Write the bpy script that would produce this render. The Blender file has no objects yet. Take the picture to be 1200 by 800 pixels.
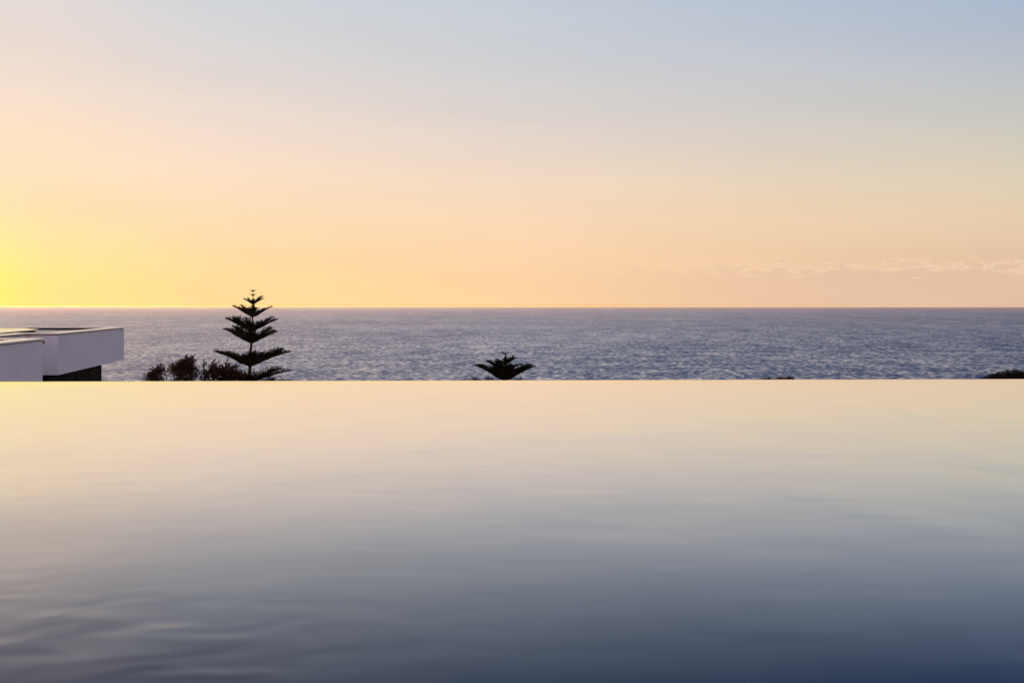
import bpy, math, random
from mathutils import Vector, Matrix, noise

rnd = random.Random(7)
scene = bpy.context.scene
COL = scene.collection
R = math.radians
EYE = 0.5            # eye height above the pool water (m)
F = 1667.0           # focal length in pixels of the 1200 px wide photograph
SEA = -15.5
LEVEL = 358.0        # row of the eye's own level; the sea's horizon dips 2 px below it
HAZE = 2.4e-5

# ------------------------------------------------------------------ helpers
def lin(c):
    c = c / 255.0
    return c / 12.92 if c <= 0.04045 else ((c + 0.055) / 1.055) ** 2.4
def L(r, g, b, k=1.0):
    return (lin(r) * k, lin(g) * k, lin(b) * k, 1.0)
def at(px, py, D):
    """place at photo position px,py standing D metres away"""
    return Vector(((px - 600) / F * D, D, EYE - (py - LEVEL) / F * D))

class MB:
    def __init__(s): s.v = []; s.f = []
    def quad(s, a, b, c, d):
        n = len(s.v); s.v += [tuple(a), tuple(b), tuple(c), tuple(d)]; s.f.append((n, n+1, n+2, n+3))
    def tri(s, a, b, c):
        n = len(s.v); s.v += [tuple(a), tuple(b), tuple(c)]; s.f.append((n, n+1, n+2))
    def tube(s, pts, rads, k=6, cap=True):
        n0 = len(s.v); m = len(pts)
        for i, p in enumerate(pts):
            p = Vector(p)
            t = (Vector(pts[min(i+1, m-1)]) - Vector(pts[max(i-1, 0)]))
            t = t.normalized() if t.length > 1e-9 else Vector((0, 0, 1))
            a = t.orthogonal().normalized() if i == 0 else (a - t * a.dot(t)).normalized()
            b = t.cross(a)
            for j in range(k):
                an = 2 * math.pi * j / k
                s.v.append(tuple(p + (a * math.cos(an) + b * math.sin(an)) * rads[i]))
        for i in range(m - 1):
            for j in range(k):
                q = n0 + i * k + j; w = n0 + i * k + (j + 1) % k
                s.f.append((q, w, w + k, q + k))
        if cap:
            s.f.append(tuple(n0 + (m-1) * k + j for j in range(k)))
            s.f.append(tuple(n0 + k - 1 - j for j in range(k)))
    def prism(s, poly, z0, z1):
        """vertical prism from a CCW plan polygon"""
        n = len(s.v); m = len(poly)
        for z in (z0, z1):
            for x, y in poly: s.v.append((x, y, z))
        for i in range(m):
            j = (i + 1) % m
            s.f.append((n+i, n+j, n+m+j, n+m+i))
        s.f.append(tuple(n + m + i for i in range(m)))
        s.f.append(tuple(n + m - 1 - i for i in range(m)))
    def ring(s, outer, inner, z0, z1):
        n = len(s.v); m = len(outer)
        for ring, z in ((outer, z0), (outer, z1), (inner, z1), (inner, z0)):
            for x, y in ring: s.v.append((x, y, z))
        for i in range(m):
            j = (i + 1) % m
            for a in range(4):
                b = (a + 1) % 4
                s.f.append((n+a*m+i, n+a*m+j, n+b*m+j, n+b*m+i))
    def build(s, name, mt, parent=None, smooth=False):
        me = bpy.data.meshes.new(name); me.from_pydata(s.v, [], s.f); me.update()
        me.materials.append(mt)
        if smooth: me.polygons.foreach_set('use_smooth', [True] * len(me.polygons))
        o = bpy.data.objects.new(name, me); COL.objects.link(o)
        if parent:
            o.parent = parent
            o.matrix_parent_inverse = Matrix.Translation(-parent.location)
        return o
def empty(name, loc):
    o = bpy.data.objects.new(name, None); COL.objects.link(o); o.location = loc
    o.empty_display_size = 0.3
    return o
def tag(o, label=None, cat=None, group=None, kind=None):
    if label: o['label'] = label
    if cat: o['category'] = cat
    if group: o['group'] = group
    if kind: o['kind'] = kind
    return o
def offset(poly, d):
    """inset a CCW polygon by d (positive = inwards)"""
    m = len(poly); out = []
    for i in range(m):
        p0, p1, p2 = (Vector(poly[(i-1) % m]), Vector(poly[i]), Vector(poly[(i+1) % m]))
        e1 = (p1 - p0).normalized(); e2 = (p2 - p1).normalized()
        n1 = Vector((-e1.y, e1.x)); n2 = Vector((-e2.y, e2.x))
        bis = n1 + n2
        out.append(tuple(p1 + bis * (d / (1 + n1.dot(n2)))))
    return out

# ------------------------------------------------------------------ materials
def newmat(name):
    m = bpy.data.materials.new(name); m.use_nodes = True
    nt = m.node_tree; nt.nodes.clear()
    out = nt.nodes.new('ShaderNodeOutputMaterial')
    return m, nt, out
def node(nt, typ, **kw):
    n = nt.nodes.new(typ)
    for k, v in kw.items(): setattr(n, k, v)
    return n
def sset(n, **kw):
    for k, v in kw.items(): n.inputs[k.replace('_', ' ')].default_value = v
def mathn(nt, op, a, b=None, clamp=False):
    n = node(nt, 'ShaderNodeMath', operation=op); n.use_clamp = clamp
    for i, v in enumerate((a, b)):
        if v is None: continue
        if isinstance(v, (int, float)): n.inputs[i].default_value = v
        else: nt.links.new(v, n.inputs[i])
    return n.outputs[0]
def ramp(nt, fac, stops, interp='LINEAR'):
    r = node(nt, 'ShaderNodeValToRGB'); cr = r.color_ramp; cr.interpolation = interp
    while len(cr.elements) > 1: cr.elements.remove(cr.elements[-1])
    cr.elements[0].position = stops[0][0]; cr.elements[0].color = stops[0][1]
    for p, c in stops[1:]:
        e = cr.elements.new(p); e.color = c
    nt.links.new(fac, r.inputs[0])
    return r.outputs[0]
def simple(name, c1, c2, scale=3.0, rough=0.8, spec=0.3, bump=0.0, metal=0.0, detail=5.0):
    m, nt, out = newmat(name)
    tc = node(nt, 'ShaderNodeTexCoord'); ns = node(nt, 'ShaderNodeTexNoise')
    sset(ns, Scale=scale, Detail=detail, Roughness=0.6)
    nt.links.new(tc.outputs['Object'], ns.inputs['Vector'])
    col = ramp(nt, ns.outputs['Fac'], [(0.35, (*c1, 1)), (0.65, (*c2, 1))])
    p = node(nt, 'ShaderNodeBsdfPrincipled')
    sset(p, Roughness=rough, Metallic=metal); p.inputs['Specular IOR Level'].default_value = spec
    nt.links.new(col, p.inputs['Base Color'])
    if bump:
        b = node(nt, 'ShaderNodeBump'); sset(b, Strength=bump, Distance=0.02)
        nt.links.new(ns.outputs['Fac'], b.inputs['Height']); nt.links.new(b.outputs[0], p.inputs['Normal'])
    nt.links.new(p.outputs[0], out.inputs[0])
    return m
M_wall = simple('white_render', (0.76, 0.72, 0.72), (0.82, 0.78, 0.78), 1.3, 0.9, 0.2, 0.08)
M_cap = simple('metal_flashing', (0.78, 0.76, 0.73), (0.86, 0.84, 0.8), 2.0, 0.22, 0.6, 0, 0.85)
M_lip = simple('dark_trim_shade', (0.02, 0.018, 0.018), (0.03, 0.027, 0.026), 2.0, 0.8, 0.05)  # near-black: painted shade on the parapet, also the sheet's dark feet
M_roof = simple('grey_roof_membrane', (0.14, 0.14, 0.15), (0.2, 0.2, 0.21), 1.5, 0.35, 0.5, 0.05)
M_sheet = simple('pale_roof_sheet', (0.8, 0.78, 0.74), (0.86, 0.84, 0.8), 0.8, 0.16, 0.6, 0, 0.9)
M_black = simple('black_cladding', (0.003, 0.003, 0.0035), (0.005, 0.005, 0.0055), 4.0, 0.8, 0.02)
M_glass = simple('dark_glazing', (0.002, 0.002, 0.0025), (0.003, 0.003, 0.0035), 1.0, 0.6, 0.02)
M_bark = simple('pine_bark', (0.022, 0.016, 0.013), (0.04, 0.03, 0.024), 14.0, 0.9, 0.1, 0.4)
M_tile = simple('blue_pool_tile', (0.02, 0.05, 0.09), (0.03, 0.065, 0.11), 9.0, 0.3, 0.5)
M_stone = simple('grey_stone_coping', (0.22, 0.2, 0.18), (0.3, 0.28, 0.25), 5.0, 0.7, 0.3, 0.2)
M_soil = simple('hillside_soil', (0.04, 0.042, 0.02), (0.1, 0.085, 0.05), 0.35, 0.95, 0.1, 0.3)
M_spout = simple('dark_spout_metal', (0.01, 0.01, 0.01), (0.02, 0.02, 0.02), 4, 0.5)
def leafmat(name, c1, c2, tr=0.12):
    m, nt, out = newmat(name)
    tc = node(nt, 'ShaderNodeTexCoord'); ns = node(nt, 'ShaderNodeTexNoise')
    sset(ns, Scale=5.0, Detail=3.0)
    nt.links.new(tc.outputs['Object'], ns.inputs['Vector'])
    col = ramp(nt, ns.outputs['Fac'], [(0.35, (*c1, 1)), (0.7, (*c2, 1))])
    d = node(nt, 'ShaderNodeBsdfDiffuse'); t = node(nt, 'ShaderNodeBsdfTranslucent'); mx = node(nt, 'ShaderNodeMixShader')
    mx.inputs[0].default_value = tr
    nt.links.new(col, d.inputs[0]); nt.links.new(col, t.inputs[0])
    nt.links.new(d.outputs[0], mx.inputs[1]); nt.links.new(t.outputs[0], mx.inputs[2])
    nt.links.new(mx.outputs[0], out.inputs[0])
    return m
M_needle = leafmat('pine_scale_leaves', (0.010, 0.013, 0.008), (0.02, 0.022, 0.012), 0.03)
M_leaf = leafmat('coastal_shrub_leaves', (0.03, 0.016, 0.010), (0.075, 0.034, 0.02), 0.10)
M_leafg = leafmat('dark_green_shrub_leaves', (0.014, 0.014, 0.008), (0.03, 0.028, 0.014), 0.08)

# ---- pool water
def water(name, body, stops, bumps, rough, sea=False):
    m, nt, out = newmat(name)
    tc = node(nt, 'ShaderNodeTexCoord')
    h = None
    for sc, det, ang, amp, dist, mask in bumps:
        mp = node(nt, 'ShaderNodeMapping'); mp.inputs['Scale'].default_value = sc
        mp.inputs['Rotation'].default_value = (0, 0, R(ang))
        nt.links.new(tc.outputs['Object'], mp.inputs[0])
        ns = node(nt, 'ShaderNodeTexNoise'); sset(ns, Scale=1.0, Detail=det, Roughness=0.5, Distortion=dist)
        nt.links.new(mp.outputs[0], ns.inputs['Vector'])
        v = mathn(nt, 'MULTIPLY', ns.outputs['Fac'], amp)
        if mask:
            sx = node(nt, 'ShaderNodeVectorMath', operation='DISTANCE')
            sx.inputs[1].default_value = mask[0]
            nt.links.new(tc.outputs['Object'], sx.inputs[0])
            mr = node(nt, 'ShaderNodeMapRange'); mr.interpolation_type = 'SMOOTHSTEP'
            nt.links.new(sx.outputs['Value'], mr.inputs[0])
            mr.inputs[1].default_value = mask[1]; mr.inputs[2].default_value = mask[2]
            mr.inputs[3].default_value = 1; mr.inputs[4].default_value = 0
            v = mathn(nt, 'MULTIPLY', v, mr.outputs[0])
        h = v if h is None else mathn(nt, 'ADD', h, v)
    b = node(nt, 'ShaderNodeBump'); sset(b, Strength=1.0, Distance=1.0)
    nt.links.new(h, b.inputs['Height'])
    geo = node(nt, 'ShaderNodeNewGeometry')
    dt = node(nt, 'ShaderNodeVectorMath', operation='DOT_PRODUCT')
    nt.links.new(geo.outputs['Incoming'], dt.inputs[0])
    nt.links.new(b.outputs[0], dt.inputs[1])
    c = mathn(nt, 'ABSOLUTE', dt.outputs['Value'])
    fac = ramp(nt, c, [(p, (v, v, v, 1)) for p, v in stops], 'B_SPLINE' if not sea else 'LINEAR')
    g = node(nt, 'ShaderNodeBsdfGlossy'); sset(g, Roughness=rough); g.inputs['Color'].default_value = (0.99, 1, 1, 1)
    d = node(nt, 'ShaderNodeBsdfDiffuse'); d.inputs['Color'].default_value = (*body, 1)
    nt.links.new(b.outputs[0], g.inputs['Normal'])
    mx = node(nt, 'ShaderNodeMixShader')
    nt.links.new(fac, mx.inputs[0]); nt.links.new(d.outputs[0], mx.inputs[1]); nt.links.new(g.outputs[0], mx.inputs[2])
    nt.links.new(mx.outputs[0], out.inputs[0])
    return m
# (mapping scale, detail, rotation, height m, distortion, (centre, full radius, zero radius))
M_pool = water('still_pool_water', (0.006, 0.032, 0.078),
    [(0, 1), (0.05, 0.99), (0.10, 0.86), (0.14, 0.63), (0.18, 0.37), (0.22, 0.175), (0.26, 0.07), (0.32, 0.035), (0.5, 0.05), (1, 0.02)],
    [((1.7, 0.7, 1), 1.0, 24, 0.0042, 0.3, None), ((3.6, 1.8, 1), 1, -18, 0.0009, 0.3, None), ((3.0, 4.5, 1), 1, -20, 0.0005, 0.2, None),
     ((6.0, 6.0, 1), 1, -28, 0.0044, 0.3, ((-0.95, 1.75, 0), 0.1, 1.15))], 0.085)
def ocean():
    """choppy sea: wave slopes straight from noise, so distant waves average out as they should"""
    m, nt, out = newmat('ocean_water')
    geo = node(nt, 'ShaderNodeNewGeometry')
    acc = None
    for (sx, sy, rot, det, rough, ax, ay) in SEA_WAVES:
        mp = node(nt, 'ShaderNodeMapping'); mp.inputs['Scale'].default_value = (sx, sy, 1); mp.inputs['Rotation'].default_value = (0, 0, R(rot))
        nt.links.new(geo.outputs['Position'], mp.inputs[0])
        ns = node(nt, 'ShaderNodeTexNoise'); ns.noise_dimensions = '2D'; sset(ns, Scale=1.0, Detail=det, Roughness=rough, Distortion=0.2)
        nt.links.new(mp.outputs[0], ns.inputs['Vector'])
        sb = node(nt, 'ShaderNodeVectorMath', operation='SUBTRACT'); nt.links.new(ns.outputs['Color'], sb.inputs[0]); sb.inputs[1].default_value = (.5, .5, .5)
        ml = node(nt, 'ShaderNodeVectorMath', operation='MULTIPLY'); nt.links.new(sb.outputs[0], ml.inputs[0]); ml.inputs[1].default_value = (ax, ay, 0)
        if acc is None: acc = ml.outputs[0]
        else:
            ad = node(nt, 'ShaderNodeVectorMath', operation='ADD'); nt.links.new(acc, ad.inputs[0]); nt.links.new(ml.outputs[0], ad.inputs[1]); acc = ad.outputs[0]
    ad = node(nt, 'ShaderNodeVectorMath', operation='ADD'); nt.links.new(acc, ad.inputs[0]); ad.inputs[1].default_value = (0, -0.10, 1)
    nn = node(nt, 'ShaderNodeVectorMath', operation='NORMALIZE'); nt.links.new(ad.outputs[0], nn.inputs[0])
    dt = node(nt, 'ShaderNodeVectorMath', operation='DOT_PRODUCT')
    nt.links.new(geo.outputs['Incoming'], dt.inputs[0]); nt.links.new(nn.outputs[0], dt.inputs[1])
    c = mathn(nt, 'MAXIMUM', dt.outputs['Value'], 0.0)
    fac = ramp(nt, c, [(p, (v, v, v, 1)) for p, v in SEA_FRESNEL])
    g = node(nt, 'ShaderNodeBsdfGlossy'); sset(g, Roughness=0.25); g.inputs['Color'].default_value = (1, 1, 1, 1)
    nt.links.new(nn.outputs[0], g.inputs['Normal'])
    d = node(nt, 'ShaderNodeBsdfDiffuse'); d.inputs['Color'].default_value = (0.016, 0.044, 0.092, 1)
    mx = node(nt, 'ShaderNodeMixShader')
    nt.links.new(fac, mx.inputs[0]); nt.links.new(d.outputs[0], mx.inputs[1]); nt.links.new(g.outputs[0], mx.inputs[2])
    nt.links.new(mx.outputs[0], out.inputs[0])
    return m
SEA_WAVES = [(0.55, 0.34, 3, 4.0, 0.75, 0.55, 1.15), (0.09, 0.05, -4, 5.0, 0.78, 0.10, 0.50), (0.010, 0.0040, 8, 5.0, 0.70, 0.03, 0.20)]
SEA_FRESNEL = [(0, 0.74), (0.05, 0.57), (0.12, 0.39), (0.2, 0.25), (0.35, 0.15), (0.5, 0.07), (1, 0.02)]
M_sea = ocean()

# ------------------------------------------------------------------ world
w = bpy.data.worlds.new('World'); scene.world = w; w.use_nodes = True
nt = w.node_tree; nt.nodes.clear()
out = node(nt, 'ShaderNodeOutputWorld')
SUN_AZ, SUN_EL = -24.5, 1.6      # degrees from the view axis (left negative), elevation
sky = node(nt, 'ShaderNodeTexSky'); sky.sky_type = 'NISHITA'; sky.sun_disc = False
sky.sun_elevation = R(SUN_EL); sky.sun_rotation = R(SUN_AZ); sky.altitude = 15
sky.dust_density = 1.5; sky.ozone_density = 2.0
tc = node(nt, 'ShaderNodeTexCoord'); nv = node(nt, 'ShaderNodeVectorMath', operation='NORMALIZE')
nt.links.new(tc.outputs['Generated'], nv.inputs[0])
sp = node(nt, 'ShaderNodeSeparateXYZ'); nt.links.new(nv.outputs[0], sp.inputs[0])
X, Y, Z = sp.outputs
el = mathn(nt, 'MULTIPLY', mathn(nt, 'ARCSINE', Z), 180 / math.pi)
az = mathn(nt, 'MULTIPLY', mathn(nt, 'ARCTAN2', X, Y), 180 / math.pi)
fac = mathn(nt, 'POWER', mathn(nt, 'DIVIDE', mathn(nt, 'MAXIMUM', el, 0.0), 90.0), 0.5, True)
ELS = [0, 1, 2, 3.5, 5, 6.5, 8, 10, 12, 15, 19, 25, 40, 90]
SKY = [   # azimuth, colours (display values) at the elevations above
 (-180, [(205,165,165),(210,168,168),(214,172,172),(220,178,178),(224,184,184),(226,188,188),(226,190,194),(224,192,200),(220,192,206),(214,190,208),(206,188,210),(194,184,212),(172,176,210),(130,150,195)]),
 (-90,  [(235,195,150),(238,198,158),(238,200,166),(235,202,175),(230,202,182),(226,202,190),(222,202,196),(215,202,204),(210,200,208),(202,196,212),(190,190,212),(176,182,210),(150,166,205),(130,150,195)]),
 (-45,  [(255,215,110),(255,220,130),(255,222,150),(255,222,168),(250,222,182),(242,218,192),(232,214,200),(220,210,205),(210,206,208),(195,198,210),(175,186,208),(155,172,204),(135,156,200),(130,150,195)]),
 (-24.5,[(255,250,95),(255,252,108),(255,249,132),(255,239,165),(255,234,182),(255,229,196),(248,226,205),(236,221,211),(227,219,215),(242,226,218),(246,226,216),(236,216,212),(132,154,200),(130,150,195)]),
 (-20.6,[(255,248,110),(255,250,118),(255,245,145),(255,234,174),(255,229,191),(255,228,196),(247,225,206),(235,220,211),(226,218,215),(238,222,218),(244,222,214),(232,212,210),(130,153,200),(130,150,195)]),
 (-18.3,[(255,232,140),(255,234,143),(255,233,158),(255,229,175),(255,228,191),(255,226,196),(246,224,206),(234,219,211),(225,217,215),(234,220,217),(234,212,210),(218,200,208),(130,153,200),(130,150,195)]),
 (-12,  [(255,221,150),(255,221,156),(255,220,163),(255,223,182),(254,225,195),(247,223,205),(235,219,209),(221,216,214),(210,213,218),(222,215,216),(212,205,212),(188,184,206),(126,150,196),(125,146,190)]),
 (0,    [(255,214,162),(255,213,165),(253,214,172),(251,217,183),(243,218,194),(231,214,203),(218,211,207),(206,208,212),(198,205,214),(182,194,213),(160,172,200),(128,146,186),(118,142,188),(120,140,185)]),
 (19.8, [(229,190,162),(230,192,164),(228,196,165),(229,205,173),(220,206,182),(207,202,190),(195,197,196),(182,190,204),(168,183,208),(72,100,150),(46,72,122),(48,74,126),(85,112,164),(110,130,178)]),
 (38,    [(215,184,164),(215,185,167),(212,187,170),(208,190,174),(200,190,178),(190,188,186),(180,182,194),(168,176,202),(154,168,200),(112,136,180),(80,108,158),(75,102,154),(95,120,172),(110,130,178)]),
 (90,   [(225,190,172),(225,192,175),(226,194,178),(226,196,182),(224,196,188),(222,196,194),(220,194,198),(214,190,202),(208,188,204),(198,184,206),(186,178,206),(172,172,205),(152,164,202),(130,148,194)]),
 (180,  None)]
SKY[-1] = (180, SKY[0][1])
cur = None
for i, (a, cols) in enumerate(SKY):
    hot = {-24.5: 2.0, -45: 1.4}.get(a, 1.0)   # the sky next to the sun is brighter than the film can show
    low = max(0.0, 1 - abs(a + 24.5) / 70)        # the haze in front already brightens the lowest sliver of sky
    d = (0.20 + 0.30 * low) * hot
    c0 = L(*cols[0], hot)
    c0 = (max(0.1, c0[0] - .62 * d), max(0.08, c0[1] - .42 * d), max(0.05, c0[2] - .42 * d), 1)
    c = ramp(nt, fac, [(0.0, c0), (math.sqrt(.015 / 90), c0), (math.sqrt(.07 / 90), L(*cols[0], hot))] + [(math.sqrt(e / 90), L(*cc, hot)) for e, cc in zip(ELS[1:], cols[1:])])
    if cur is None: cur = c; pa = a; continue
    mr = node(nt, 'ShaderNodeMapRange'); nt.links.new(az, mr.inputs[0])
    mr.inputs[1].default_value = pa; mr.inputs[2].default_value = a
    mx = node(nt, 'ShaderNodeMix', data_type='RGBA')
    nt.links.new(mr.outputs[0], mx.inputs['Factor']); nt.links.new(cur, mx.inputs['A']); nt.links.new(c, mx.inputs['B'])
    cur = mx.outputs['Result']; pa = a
# thin low cloud bank to the right of the view, wispy streaks elsewhere
cv = node(nt, 'ShaderNodeCombineXYZ')
nt.links.new(mathn(nt, 'MULTIPLY', az, 1.1), cv.inputs[0]); nt.links.new(mathn(nt, 'MULTIPLY', el, 3.6), cv.inputs[1])
cn = node(nt, 'ShaderNodeTexNoise'); sset(cn, Scale=1.0, Detail=8.0, Roughness=0.62, Distortion=0.15)
nt.links.new(cv.outputs[0], cn.inputs['Vector'])
# the bank's top edge is ragged: noise lifted against elevation
band = node(nt, 'ShaderNodeMapRange'); nt.links.new(el, band.inputs[0]); band.clamp = False
band.inputs[1].default_value = 1.0; band.inputs[2].default_value = 2.0; band.inputs[3].default_value = 0.0; band.inputs[4].default_value = -0.40
mass = mathn(nt, 'ADD', cn.outputs['Fac'], band.outputs[0])
md = node(nt, 'ShaderNodeMapRange'); nt.links.new(mass, md.inputs[0]); md.interpolation_type = 'SMOOTHSTEP'
md.inputs[1].default_value = 0.22; md.inputs[2].default_value = 0.30
azm = node(nt, 'ShaderNodeMapRange'); nt.links.new(az, azm.inputs[0]); azm.interpolation_type = 'SMOOTHSTEP'
azm.inputs[1].default_value = -1; azm.inputs[2].default_value = 17
dens = mathn(nt, 'MULTIPLY', md.outputs[0], azm.outputs[0])
cc = ramp(nt, mass, [(0.2, L(248, 217, 184)), (0.29, L(246, 213, 181)), (0.36, L(228, 194, 168)), (0.6, L(228, 192, 166))])
cm = node(nt, 'ShaderNodeMix', data_type='RGBA')
nt.links.new(mathn(nt, 'MULTIPLY', dens, 0.74), cm.inputs['Factor']); nt.links.new(cur, cm.inputs['A']); nt.links.new(cc, cm.inputs['B'])
# faint high streaks
sv = node(nt, 'ShaderNodeCombineXYZ')
nt.links.new(mathn(nt, 'MULTIPLY', az, 0.07), sv.inputs[0])
nt.links.new(mathn(nt, 'ADD', mathn(nt, 'MULTIPLY', el, 0.55), mathn(nt, 'MULTIPLY', az, 0.04)), sv.inputs[1])
sn = node(nt, 'ShaderNodeTexNoise'); sset(sn, Scale=1.0, Detail=6.0, Roughness=0.55)
nt.links.new(sv.outputs[0], sn.inputs['Vector'])
sm = node(nt, 'ShaderNodeMapRange'); nt.links.new(sn.outputs['Fac'], sm.inputs[0])
sm.inputs[1].default_value = 0.3; sm.inputs[2].default_value = 0.7; sm.inputs[3].default_value = 0.98; sm.inputs[4].default_value = 1.02
vm = node(nt, 'ShaderNodeVectorMath', operation='SCALE'); nt.links.new(cm.outputs['Result'], vm.inputs[0]); nt.links.new(sm.outputs[0], vm.inputs['Scale'])
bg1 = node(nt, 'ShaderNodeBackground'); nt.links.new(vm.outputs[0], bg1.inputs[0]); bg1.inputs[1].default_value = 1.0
bg2 = node(nt, 'ShaderNodeBackground'); nt.links.new(sky.outputs[0], bg2.inputs[0]); bg2.inputs[1].default_value = 0.15
hi = node(nt, 'ShaderNodeMapRange'); nt.links.new(el, hi.inputs[0]); hi.interpolation_type = 'SMOOTHSTEP'
hi.inputs[1].default_value = 50; hi.inputs[2].default_value = 95
ms = node(nt, 'ShaderNodeMixShader')
nt.links.new(hi.outputs[0], ms.inputs[0]); nt.links.new(bg1.outputs[0], ms.inputs[1]); nt.links.new(bg2.outputs[0], ms.inputs[2])
nt.links.new(ms.outputs[0], out.inputs[0])

sl = bpy.data.lights.new('sun', 'SUN'); sl.energy = 5.0; sl.angle = R(0.6); sl.color = (1.0, 0.62, 0.34)
so = bpy.data.objects.new('sun', sl); COL.objects.link(so)
sd = Vector((math.sin(R(SUN_AZ)) * math.cos(R(SUN_EL)), math.cos(R(SUN_AZ)) * math.cos(R(SUN_EL)), math.sin(R(SUN_EL))))
so.rotation_euler = sd.to_track_quat('Z', 'Y').to_euler(); so.location = (-20, 40, 30)

# ------------------------------------------------------------------ camera
cam = bpy.data.cameras.new('camera'); co = bpy.data.objects.new('camera', cam); COL.objects.link(co)
co.location = (0, 0, EYE); co.rotation_euler = (R(90), 0, 0)
cam.sensor_width = 36; cam.lens = 36 * F / 1200; cam.shift_y = (LEVEL - 400) / 1200
cam.clip_start = 0.05; cam.clip_end = 200000
cam.dof.use_dof = False
scene.camera = co
vs = scene.view_settings; vs.view_transform = 'Standard'; vs.look = 'None'; vs.exposure = 0; vs.gamma = 1

# ------------------------------------------------------------------ sea
def ground_z(x, y):
    """hillside running down to the shore"""
    pts = [(-60, -3.2), (14, -4.4), (45, -6.4), (90, -8.6), (150, -11.5), (215, -14.2), (245, -16.2), (400, -22)]
    for (a, za), (b, zb) in zip(pts, pts[1:]):
        if y <= b:
            t = max(0, (y - a) / (b - a)); z = za + (zb - za) * t; break
    else: z = pts[-1][1]
    return z + 0.5 * noise.noise(Vector((x * 0.05, y * 0.05, 0)))
mb = MB()
ys = [180, 260, 400, 700, 1500, 4000, 8000, 13300]
for a, b in zip(ys, ys[1:]):
    for k in range(8):
        wa, wb = a * 4 + 800, b * 4 + 800
        mb.quad((-wa + wa*k/4, a, SEA), (-wa + wa*(k+1)/4, a, SEA), (-wb + wb*(k+1)/4, b, SEA), (-wb + wb*k/4, b, SEA))
sea = mb.build('sea', M_sea); tag(sea, 'choppy ocean running out to the sunset horizon', kind='structure')

# hillside sheet
mb = MB(); n0 = 0
xs = [-1200, -700, -400, -250] + list(range(-160, 161, 8)) + [250, 400, 700, 1200]
yy = [-60, -30, -8] + [14 + 6 * i for i in range(40)] + [280, 340, 400]
for y in yy:
    for x in xs: mb.v.append((x, y, ground_z(x, y)))
W = len(xs)
for j in range(len(yy) - 1):
    for i in range(W - 1):
        mb.f.append((j*W+i, j*W+i+1, (j+1)*W+i+1, (j+1)*W+i))
tag(mb.build('hillside', M_soil, smooth=True), 'scrubby hillside falling away to the sea below the pool', kind='structure')

# ------------------------------------------------------------------ pool
def edge_y(x): return 9.58 + 0.050 * x
x0, x1 = -9.0, 9.0
mb = MB()
# water surface with a softly rounded spill over the weir
N = 60
prof = [(-12.4, 0.0), (-3, 0.0), (-0.6, 0.0), (-0.06, 0.0), (-0.03, -0.001), (-0.015, -0.003), (-0.005, -0.008), (0.0, -0.016), (0.003, -0.06), (0.004, -0.5)]
for i in range(N + 1):
    x = x0 + (x1 - x0) * i / N
    for dy, z in prof: mb.v.append((x, edge_y(x) + dy, z))
P = len(prof)
for i in range(N):
    for j in range(P - 1):
        a = i * P + j; mb.f.append((a, a + P, a + P + 1, a + 1))
tag(mb.build('pool_water', M_pool, smooth=True), 'still mirror-like water of the infinity pool filling the foreground', kind='structure')
pool = empty('infinity_pool', (0, 4, -1.6))
tag(pool, 'dark tiled infinity pool whose far edge spills out of sight before the sea', 'pool')
mb = MB()
mb.prism([(x0, -2.6), (x1, -2.6), (x1, edge_y(x1) - .02), (x0, edge_y(x0) - .02)], -1.65, -1.5)
mb.build('pool_floor', M_tile, pool)
mb = MB(); mb.prism([(x0, edge_y(x0) - .30), (x1, edge_y(x1) - .30), (x1, edge_y(x1) - .02), (x0, edge_y(x0) - .02)], -1.495, -0.03)
mb.build('weir_wall', M_tile, pool)
for s, xa in ((-1, x0), (1, x1)):
    mb = MB(); a, b = (xa - .4, xa - .003) if s < 0 else (xa + .003, xa + .4)
    mb.prism([(a, -3), (b, -3), (b, edge_y(b)), (a, edge_y(a))], -1.8, 0.03); mb.build('side_wall', M_stone, pool)
mb = MB(); mb.prism([(x0 - .6, edge_y(x0 - .6) + .5), (x1 + .6, edge_y(x1 + .6) + .5), (x1 + .6, edge_y(x1 + .6) + .65), (x0 - .6, edge_y(x0 - .6) + .65)], -5.5, -0.75)
mb.build('trough_wall', M_stone, pool)
mb = MB(); mb.prism([(x0 - .6, edge_y(x0 - .6) + .01), (x1 + .6, edge_y(x1 + .6) + .01), (x1 + .6, edge_y(x1 + .6) + .497), (x0 - .6, edge_y(x0 - .6) + .497)], -5.5, -1.05)
mb.build('overflow_trough', M_tile, pool)
mb = MB(); mb.prism([(-14, -12), (14, -12), (14, -3.01), (-14, -3.01)], -3.4, 0.035)
tag(mb.build('terrace', M_stone), 'stone terrace behind the pool', kind='structure')

# ------------------------------------------------------------------ house
zc = EYE - 0.680      # top of the parapet cap
zt = EYE - 0.732      # top of the wall face
zb = EYE - 1.719      # underside of the fascia
A, B = (-11.23, 35.2), (-12.36, 45.3)
G_, H_ = (-11.39, 29.7), (-12.0, 35.2)
plan = [A, B, (-34, 45.3), (-34, 20), (-8.7, 20), (-9.8, 29.7), G_, H_]
house = empty('flat_roofed_house', (-20, 35, ground_z(-20, 35)))
tag(house, 'white rendered flat-roofed house with a stepped parapet over dark recessed walls', 'house')
mb = MB(); mb.ring(plan, offset(plan, 0.30), zb, zt); 
mb.build('parapet_wall', M_wall, house)
mb = MB(); mb.ring(offset(plan, 0.03), offset(plan, 0.27), zt + .001, zt + .020)
mb.build('painted_shadow_line', M_lip, house)  # dark ring painting in the shadow line under the cap
mb = MB(); mb.ring(offset(plan, 0.303), offset(plan, 0.325), zb + .03, zt + .0205); mb.build('parapet_shade_liner', M_lip, house)  # added dark liner: shade of the parapet's inner face put into colour
mb = MB(); mb.ring(offset(plan, -0.035), offset(plan, 0.33), zt + .021, zc)
mb.build('parapet_cap', M_cap, house)
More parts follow.
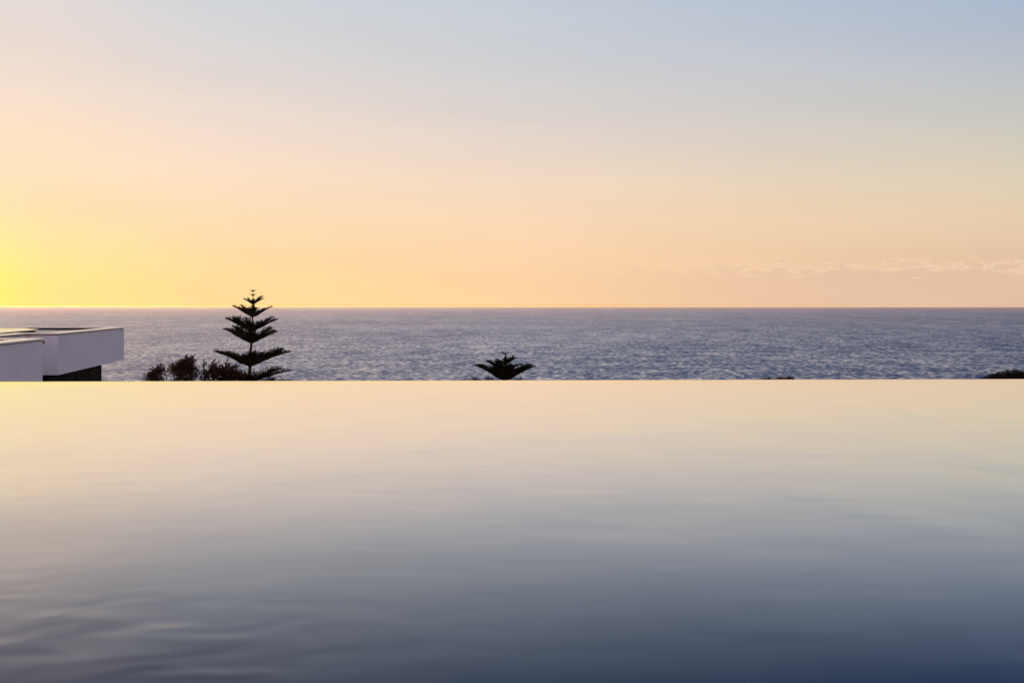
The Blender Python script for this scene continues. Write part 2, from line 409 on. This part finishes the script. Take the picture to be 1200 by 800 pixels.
mb = MB(); mb.prism(offset(plan, 0.327), zb + .02, EYE - .767)
roof = mb.build('roof', M_roof, house)
# raised pale roof sheet on little feet
def hz(px, py, z): D = (EYE - z) * F / (py - 360); return at(px, py, D)
mb = MB()
zs = EYE - .702
q = [Vector((-13.95, 42.0)), Vector((-33.4, 44.7)), Vector((-33.4, 30)), Vector((-12.75, 30.9))]
q = [(-13.93, 41.9), (-15.3, 44.6), (-33.4, 44.6), (-33.4, 31), (-12.62, 31)]
mb.prism(q, zs - .02, zs)
sheet = mb.build('roof_sheet', M_sheet, roof)
for i in range(9):
    mb = MB(); t = i / 8; x = -13.98 + (1.28) * t; y = 41.6 + (-10.4) * t
    mb.prism([(x - .25, y - .12), (x + 0.0, y - .12), (x + 0.0, y + .12), (x - .25, y + .12)], EYE - .766, zs - .021)
    mb.build('sheet_support', M_lip, sheet)
# recessed dark storey under the cantilever
low = [(-11.85, 36.0), (-12.64, 43.8), (-33, 43.8), (-33, 21), (-9.6, 21), (-10.35, 28.9), (-12.2, 29.2), (-12.7, 36.0)]
mb = MB(); mb.prism(low, -9.0, zb - .002); lw = mb.build('recessed_wall', M_black, house)
# glazed strips on the recessed walls, slightly proud
mb = MB(); ax, bx = Vector((-11.85, 36.0)), Vector((-12.64, 43.8))
for k in range(4):
    mb = MB(); p = ax.lerp(bx, .04 + k * .24); r = ax.lerp(bx, .04 + k * .24 + .21)
    nx = Vector((.99, .11)) * .004
    mb.quad((p.x + nx.x, p.y + nx.y, -4.3), (r.x + nx.x, r.y + nx.y, -4.3), (r.x + nx.x, r.y + nx.y, zb - .15), (p.x + nx.x, p.y + nx.y, zb - .15))
    mb.build('window', M_glass, lw)
# front wing wall comes down to the ground
mb = MB(); mb.prism([(-8.76, 20.05), (-9.84, 29.65), (-10.3, 29.65), (-9.3, 20.05)][::-1], -9.0, zb - .003)
mb.build('wing_wall', M_wall, house)
# overflow spout at the wing's corner
mb = MB(); c = at(51.2, 400.5, 29.9)
mb.prism([(c.x - .03, 29.71), (c.x + .016, 29.71), (c.x + .016, 29.9), (c.x - .03, 29.9)], c.z - .045, c.z + .04)
mb.build('overflow_spout', M_spout, house)

# ------------------------------------------------------------------ Norfolk Island pines
def pine(name, D, trunk_px, tiers, seed, label, base_z, dense=1.0):
    """trunk_px: list of photo points of the trunk, bottom to tip; tiers: (junction px, py, length px left, length px right, rise)"""
    rr = random.Random(seed)
    s = D / F
    pts = [at(px, py, D) for px, py in trunk_px]
    base = Vector((pts[0].x, D, base_z))
    allp = [base] + pts
    H = allp[-1].z - base.z
    root = empty(name, base); tag(root, label, 'pine tree', None)
    mb = MB(); mb.tube(allp, [max(0.006, 0.15 * (1 - (p.z - base.z) / H) ** 0.8) for p in allp], 8)
    mb.build('trunk', M_bark, root)
    for (jx, jy, ll, lr, rise, nb, ph, dn) in tiers:
        J = at(jx, jy, D)
        mb = MB()
        for b in range(nb):
            th = ph + 2 * math.pi * b / nb + rr.uniform(-.12, .12)
            cx = math.cos(th)
            Lh = (lr if cx > 0 else ll) * s * (rr.uniform(.95, 1.05) if abs(cx) > .8 else rr.uniform(.8, 1.1))
            dirh = Vector((math.cos(th), math.sin(th), 0)); side = Vector((-dirh.y, dirh.x, 0))
            up = rise * (rr.uniform(.9, 1.08) if abs(cx) > .8 else rr.uniform(.7, 1.25))
            n = 7; ax = []
            for i in range(n + 1):
                t = i / n
                ax.append(J + dirh * (Lh * t) + Vector((0, 0, Lh * up * (t ** 1.06) + Lh * 0.04 * math.sin(t * 3.1))))
            mb.tube(ax, [0.028 * (1 - .8 * i / n) + .004 for i in range(n + 1)], 4)
            # two ranks of upswept branchlets along the branch
            m = max(5, int(Lh / 0.045 * dn))
            for i in range(m):
                t = (i + rr.uniform(.2, .8)) / m
                if t < .06: continue
                k = t * n; i0 = min(int(k), n - 1)
                P0 = ax[i0].lerp(ax[i0 + 1], k - i0)
                ln = Lh * (0.30 * math.sin(math.pi * min(1, (t * .86 + .14))) ** .7 + .05) * rr.uniform(.5, 1.3)
                ln = min(ln, .60) * (1.2 - .65 * t)
                for sd_ in (-1, 1):
                    d0 = (dirh * rr.uniform(.45, .85) + side * sd_ * rr.uniform(.45, 1.0) * (1 - .5 * t) + Vector((0, 0, rr.uniform(.22, .75)))).normalized()
                    d1 = (d0 + Vector((0, 0, .55)) + dirh * .15).normalized()
                    q0 = P0; q1 = q0 + d0 * ln * .5; q2 = q1 + d1 * ln * .5
                    r0 = 0.024 * (1.1 - .6 * t)
                    mb.tube([q0, q1, q2], [r0, r0 * .95, r0 * .4], 3, False)
                    # short side sprigs
                    for u in (.45, .8):
                        if rr.random() < .75:
                            qa = q0.lerp(q1, u) if u < .5 else q1.lerp(q2, .4)
                            d2 = (d0 + Vector((rr.uniform(-.8, .8), rr.uniform(-.8, .8), rr.uniform(-.1, .7)))).normalized()
                            mb.tube([qa, qa + d2 * ln * .33], [.018, .007], 3, False)
        mb.build('branch_whorl', M_needle, root)
    return root

pine('norfolk_pine', 70, [(291.8, 452), (292.5, 435), (294.3, 405), (295.6, 385), (296.3, 360), (296.4, 337.5)],
  [# jx, jy, left px, right px, rise, branches, phase, density
   (296.4, 341.5, 3.2, 3.2, .5, 5, .5, .8),
   (296.4, 346.5, 4.0, 3.5, .7, 5, .2, .8),
   (296.5, 356.5, 11.5, 13.5, .60, 8, .1, 1.7),
   (296.0, 371.5, 23.5, 24, .54, 8, .15, 1.4),
   (295.4, 388.5, 32, 30, .46, 9, .0, 1.35),
   (294.6, 402.5, 35, 32, .48, 9, .25, 1.4),
   (293.2, 429.5, 43, 45, .40, 10, .05, 1.35),
   (313, 443.5, 8, 8, 1.7, 1, .0, 1.2),
   (292.2, 449.0, 40, 48, .28, 7, .1, 1.0),
   (291.9, 462.0, 50, 52, .26, 7, .3, .8),
   (291.9, 480.0, 56, 58, .22, 7, .1, .7)],
  11, 'tall Norfolk pine whose tip rises above the horizon beside the dark shrubs', ground_z(-13, 70))
pine('norfolk_pine', 85, [(591.5, 452), (592, 430), (592.4, 411)],
  [(592.4, 415.3, 6.5, 4.5, .42, 5, .3, 1.2),
   (592.2, 427.5, 11.8, 15, .60, 8, .1, 1.9),
   (592.0, 432.5, 9, 9, .8, 7, .5, 1.6),
   (591.8, 436.5, 23.5, 19.5, .56, 9, .03, 2.0),
   (591.7, 441.5, 20, 18, .62, 8, .4, 1.6),
   (591.6, 446.5, 34.5, 36, .54, 10, .0, 2.0),
   (591.5, 461, 36, 36, .26, 7, .2, 1.0),
   (591.5, 474, 38, 38, .24, 7, .1, .8)],
  23, 'short spreading pine top standing alone against the sea near the middle', ground_z(-.4, 85))

# ------------------------------------------------------------------ shrubs
def shrub(name, D, blobs, sprigs, seed, label, cat, mat, leaf=.075, per=1300, group=None, base_px=None):
    rr = random.Random(seed); s = D / F
    bx = base_px if base_px else sum(b[0] for b in blobs) / len(blobs)
    p0 = at(bx, 440, D); base = Vector((p0.x, D, ground_z(p0.x, D)))
    root = empty(name, base); tag(root, label, cat, group)
    st = MB(); lf = MB()
    def leafq(p, d, size):
        d = d.normalized(); sd = d.cross(Vector((rr.uniform(-1, 1), rr.uniform(-1, 1), rr.uniform(-1, 1)))).normalized()
        a = p; b = p + d * size * .5 + sd * size * .26; c = p + d * size; e = p + d * size * .5 - sd * size * .26
        lf.quad(a, b, c, e)
    lean = Vector((.35, 0, .75))
    for (bxp, byp, rx, ry, dens) in blobs:
        c = at(bxp, byp, D + rr.uniform(-.3, .3)); RX = rx * s; RZ = ry * s; RY = max(RX, RZ) * .9
        mid = base.lerp(c, .6) + Vector((rr.uniform(-.2, .2), rr.uniform(-.2, .2), 0))
        st.tube([base, mid, c], [.06, .04, .012], 5)
        # clumps inside the blob, each a small spray of leaves
        ncl = max(6, int(2.9 * per * dens * RX * RZ / .25 / 22))
        for _ in range(ncl):
            while True:
                u = Vector((rr.uniform(-1, 1), rr.uniform(-1, 1), rr.uniform(-1, 1)))
                if u.length < 1: break
            q = c + Vector((u.x * RX, u.y * RY, u.z * RZ))
            if _ % 4 == 0: st.tube([c.lerp(q, .2), q], [.009, .004], 3, False)
            cr = rr.uniform(.07, .15)
            for _ in range(22):
                o = Vector((rr.uniform(-1, 1), rr.uniform(-1, 1), rr.uniform(-1, 1))) * cr
                leafq(q + o, o + lean * .08 + Vector((rr.uniform(-.1, .1), 0, rr.uniform(-.05, .1))), leaf * rr.uniform(.6, 1.25))
    for (ax, ay, bx_, by_, wd) in sprigs:
        dd = D + rr.uniform(-.4, .4); a = at(ax, ay, dd); b = at(bx_, by_, dd)
        mid = a.lerp(b, .5) + Vector((-.03, 0, .02))
        st.tube([a, mid, b], [.012, .008, .003], 3, False)
        nn = int((b - a).length / .006)
        for i in range(nn):
            t = rr.random(); p = (a.lerp(mid, t * 2) if t < .5 else mid.lerp(b, t * 2 - 1))
            w_ = wd * s * (1.15 - .8 * t)
            o = Vector((rr.uniform(-.8, .8), rr.uniform(-.8, .8), rr.uniform(-.5, .5))) * w_
            leafq(p + o, (b - a).normalized() + o * 3 + Vector((0, 0, .3)), leaf * rr.uniform(.5, 1.0))
    st.build('stems', M_bark, root); lf.build('foliage', mat, root)
    return root
shrub('coastal_shrub', 48, [(183, 440, 6.5, 7, 1.1), (188, 434.5, 3.5, 5, 1.2), (178, 444, 6, 4, 1), (184, 449, 10, 6, 1)],
      [(186, 433, 191, 426.5, 1.8), (184, 434, 187, 429, 1.6), (174, 446, 171, 445, 1.2), (181, 438, 178, 437, 1.5)],
      3, 'small windswept bush nearest the house, leaning to a point', 'shrub', M_leaf, group='windswept shrubs beyond the pool edge')
shrub('coastal_shrub', 50, [(203, 433, 4, 5, 1), (209, 431, 5, 6, .9), (217, 430, 8, 8.5, 1.2), (221, 425, 6, 5.5, 1.2), (224, 436, 5, 7, 1), (210, 440, 9, 5, .8), (226, 444, 5, 4, .7), (215, 450, 14, 6, 1)],
      [(222, 424, 228, 416.5, 2.2), (222, 427, 231, 421.5, 2.4), (201, 434, 199, 428.5, 1.6), (205, 432, 206.5, 428, 1.6), (212, 426, 211, 423.5, 1.5), (226, 436, 228, 432, 1.5)],
      5, 'rounded windswept bush with a forked tip between two lower bushes', 'shrub', M_leaf, group='windswept shrubs beyond the pool edge')
shrub('coastal_shrub', 46, [(240, 441, 6, 5, 1), (250, 437, 8, 7, 1.1), (262, 438, 9, 7.5, 1.2), (273, 438, 8, 7, 1.1), (281, 442, 6, 5, 1), (258, 450, 24, 6, 1)],
      [(240, 438, 239, 423, 1.5), (240, 430, 242, 426, 1.4), (246, 434, 252, 421.5, 2.2), (250, 433, 257, 424, 1.9), (252, 430, 249, 425, 1.5), (264, 434, 267, 421.5, 1.9), (266, 430, 271, 426, 1.6), (262, 434, 261, 428, 1.4), (272, 435, 277, 427, 2), (268, 434, 268, 426, 1.8), (236, 441, 234, 437, 1.4), (284, 442, 288, 438, 1.3)],
      9, 'wide bush with upright spiky sprigs tucked against the tall pine', 'shrub', M_leaf, group='windswept shrubs beyond the pool edge')
# far right dark mass and the low tops that just show above the pool edge
shrub('dense_shrub', 40, [(1208, 445.2, 22, 8.0, 2.0), (1192, 445.2, 16, 8.0, 2.0), (1180, 445.6, 12, 7.0, 2.0), (1170, 445.6, 9, 4.8, 1.8), (1163, 446, 7, 3.6, 1.6), (1195, 452, 40, 8, .8)],
      [(1156, 445, 1153, 443, .8)], 17, 'dark rounded green bush at the far right end of the pool edge', 'shrub', M_leafg, leaf=.06, per=1500)
for (cx_, wd_, hh, sd_, lb) in ((900, 5, 2.4, 31, 'faintest and flattest of three low bush tops showing right of the lone pine'),
                            (913.5, 3.5, 3.8, 32, 'low bush top showing in the middle of three, right of the lone pine'),
                            (924, 6, 3.8, 33, 'rightmost and darkest of three low bush tops right of the lone pine')):
    shrub('low_shrub', 55, [(cx_, 446.6, wd_, hh, 1.5), (cx_, 450, wd_ * 1.6, 4, 1)], [(cx_ + 1, 444, cx_ + 1.6, 441.2 if hh > 3 else 443, .8)], sd_, lb, 'shrub', M_leafg, leaf=.055, per=1500, group='low shrub tops above the pool edge')
for (cx_, wd_, hh, sd_, lb) in ((556, 5, 2.6, 41, 'thin sliver of bush top at the edge left of the short pine'),
                            (573.5, 3.5, 3.2, 42, 'small bush top touching the left foot of the short pine'),
                            (608, 3.5, 2.4, 43, 'small bush top at the right foot of the short pine')):
    shrub('low_shrub', 60, [(cx_, 447, wd_, hh, 1.5), (cx_, 450, wd_ * 1.5, 4, 1)], [], sd_, lb, 'shrub', M_leafg, leaf=.055, per=1500, group='low shrub tops above the pool edge')

# ground-cover scrub on the hillside, unseen from the pool but there if one steps up
mb = MB(); rr = random.Random(77)
for _ in range(1500):
    y = 14 + 190 * rr.random() ** 1.2; x = rr.uniform(-1, 1) * (20 + y * .6)
    if x < -8 and y < 47: continue
    c = Vector((x, y, ground_z(x, y))); r = rr.uniform(.3, .9)
    if c.z + r * 1.2 > EYE - .06 * y: continue
    for _ in range(26):
        d = Vector((rr.gauss(0, 1), rr.gauss(0, 1), abs(rr.gauss(0, .8)))).normalized()
        p = c + d * r * rr.uniform(.5, 1); sd2 = d.orthogonal().normalized(); s2 = d.cross(sd2); k = rr.uniform(.08, .2)
        mb.quad(p, p + sd2 * k + d * k * .3, p + d * k, p + s2 * k + d * k * .3)
tag(mb.build('hillside_scrub', M_leafg), 'low green scrub covering the slope below the pool', 'scrub', kind='stuff')

# thin sea air: far water takes on the colour of the horizon
m, nt, out = newmat('sea_air')
pv = node(nt, 'ShaderNodeVolumePrincipled'); pv.inputs['Color'].default_value = (1.0, 0.80, 0.68, 1); pv.inputs['Density'].default_value = HAZE; pv.inputs['Anisotropy'].default_value = 0.58
nt.links.new(pv.outputs[0], out.inputs['Volume'])
mb = MB(); mb.prism([(-55000, -200), (55000, -200), (55000, 13400), (-55000, 13400)], -25, 2.6)
tag(mb.build('haze', m), 'faint sea haze', kind='stuff')
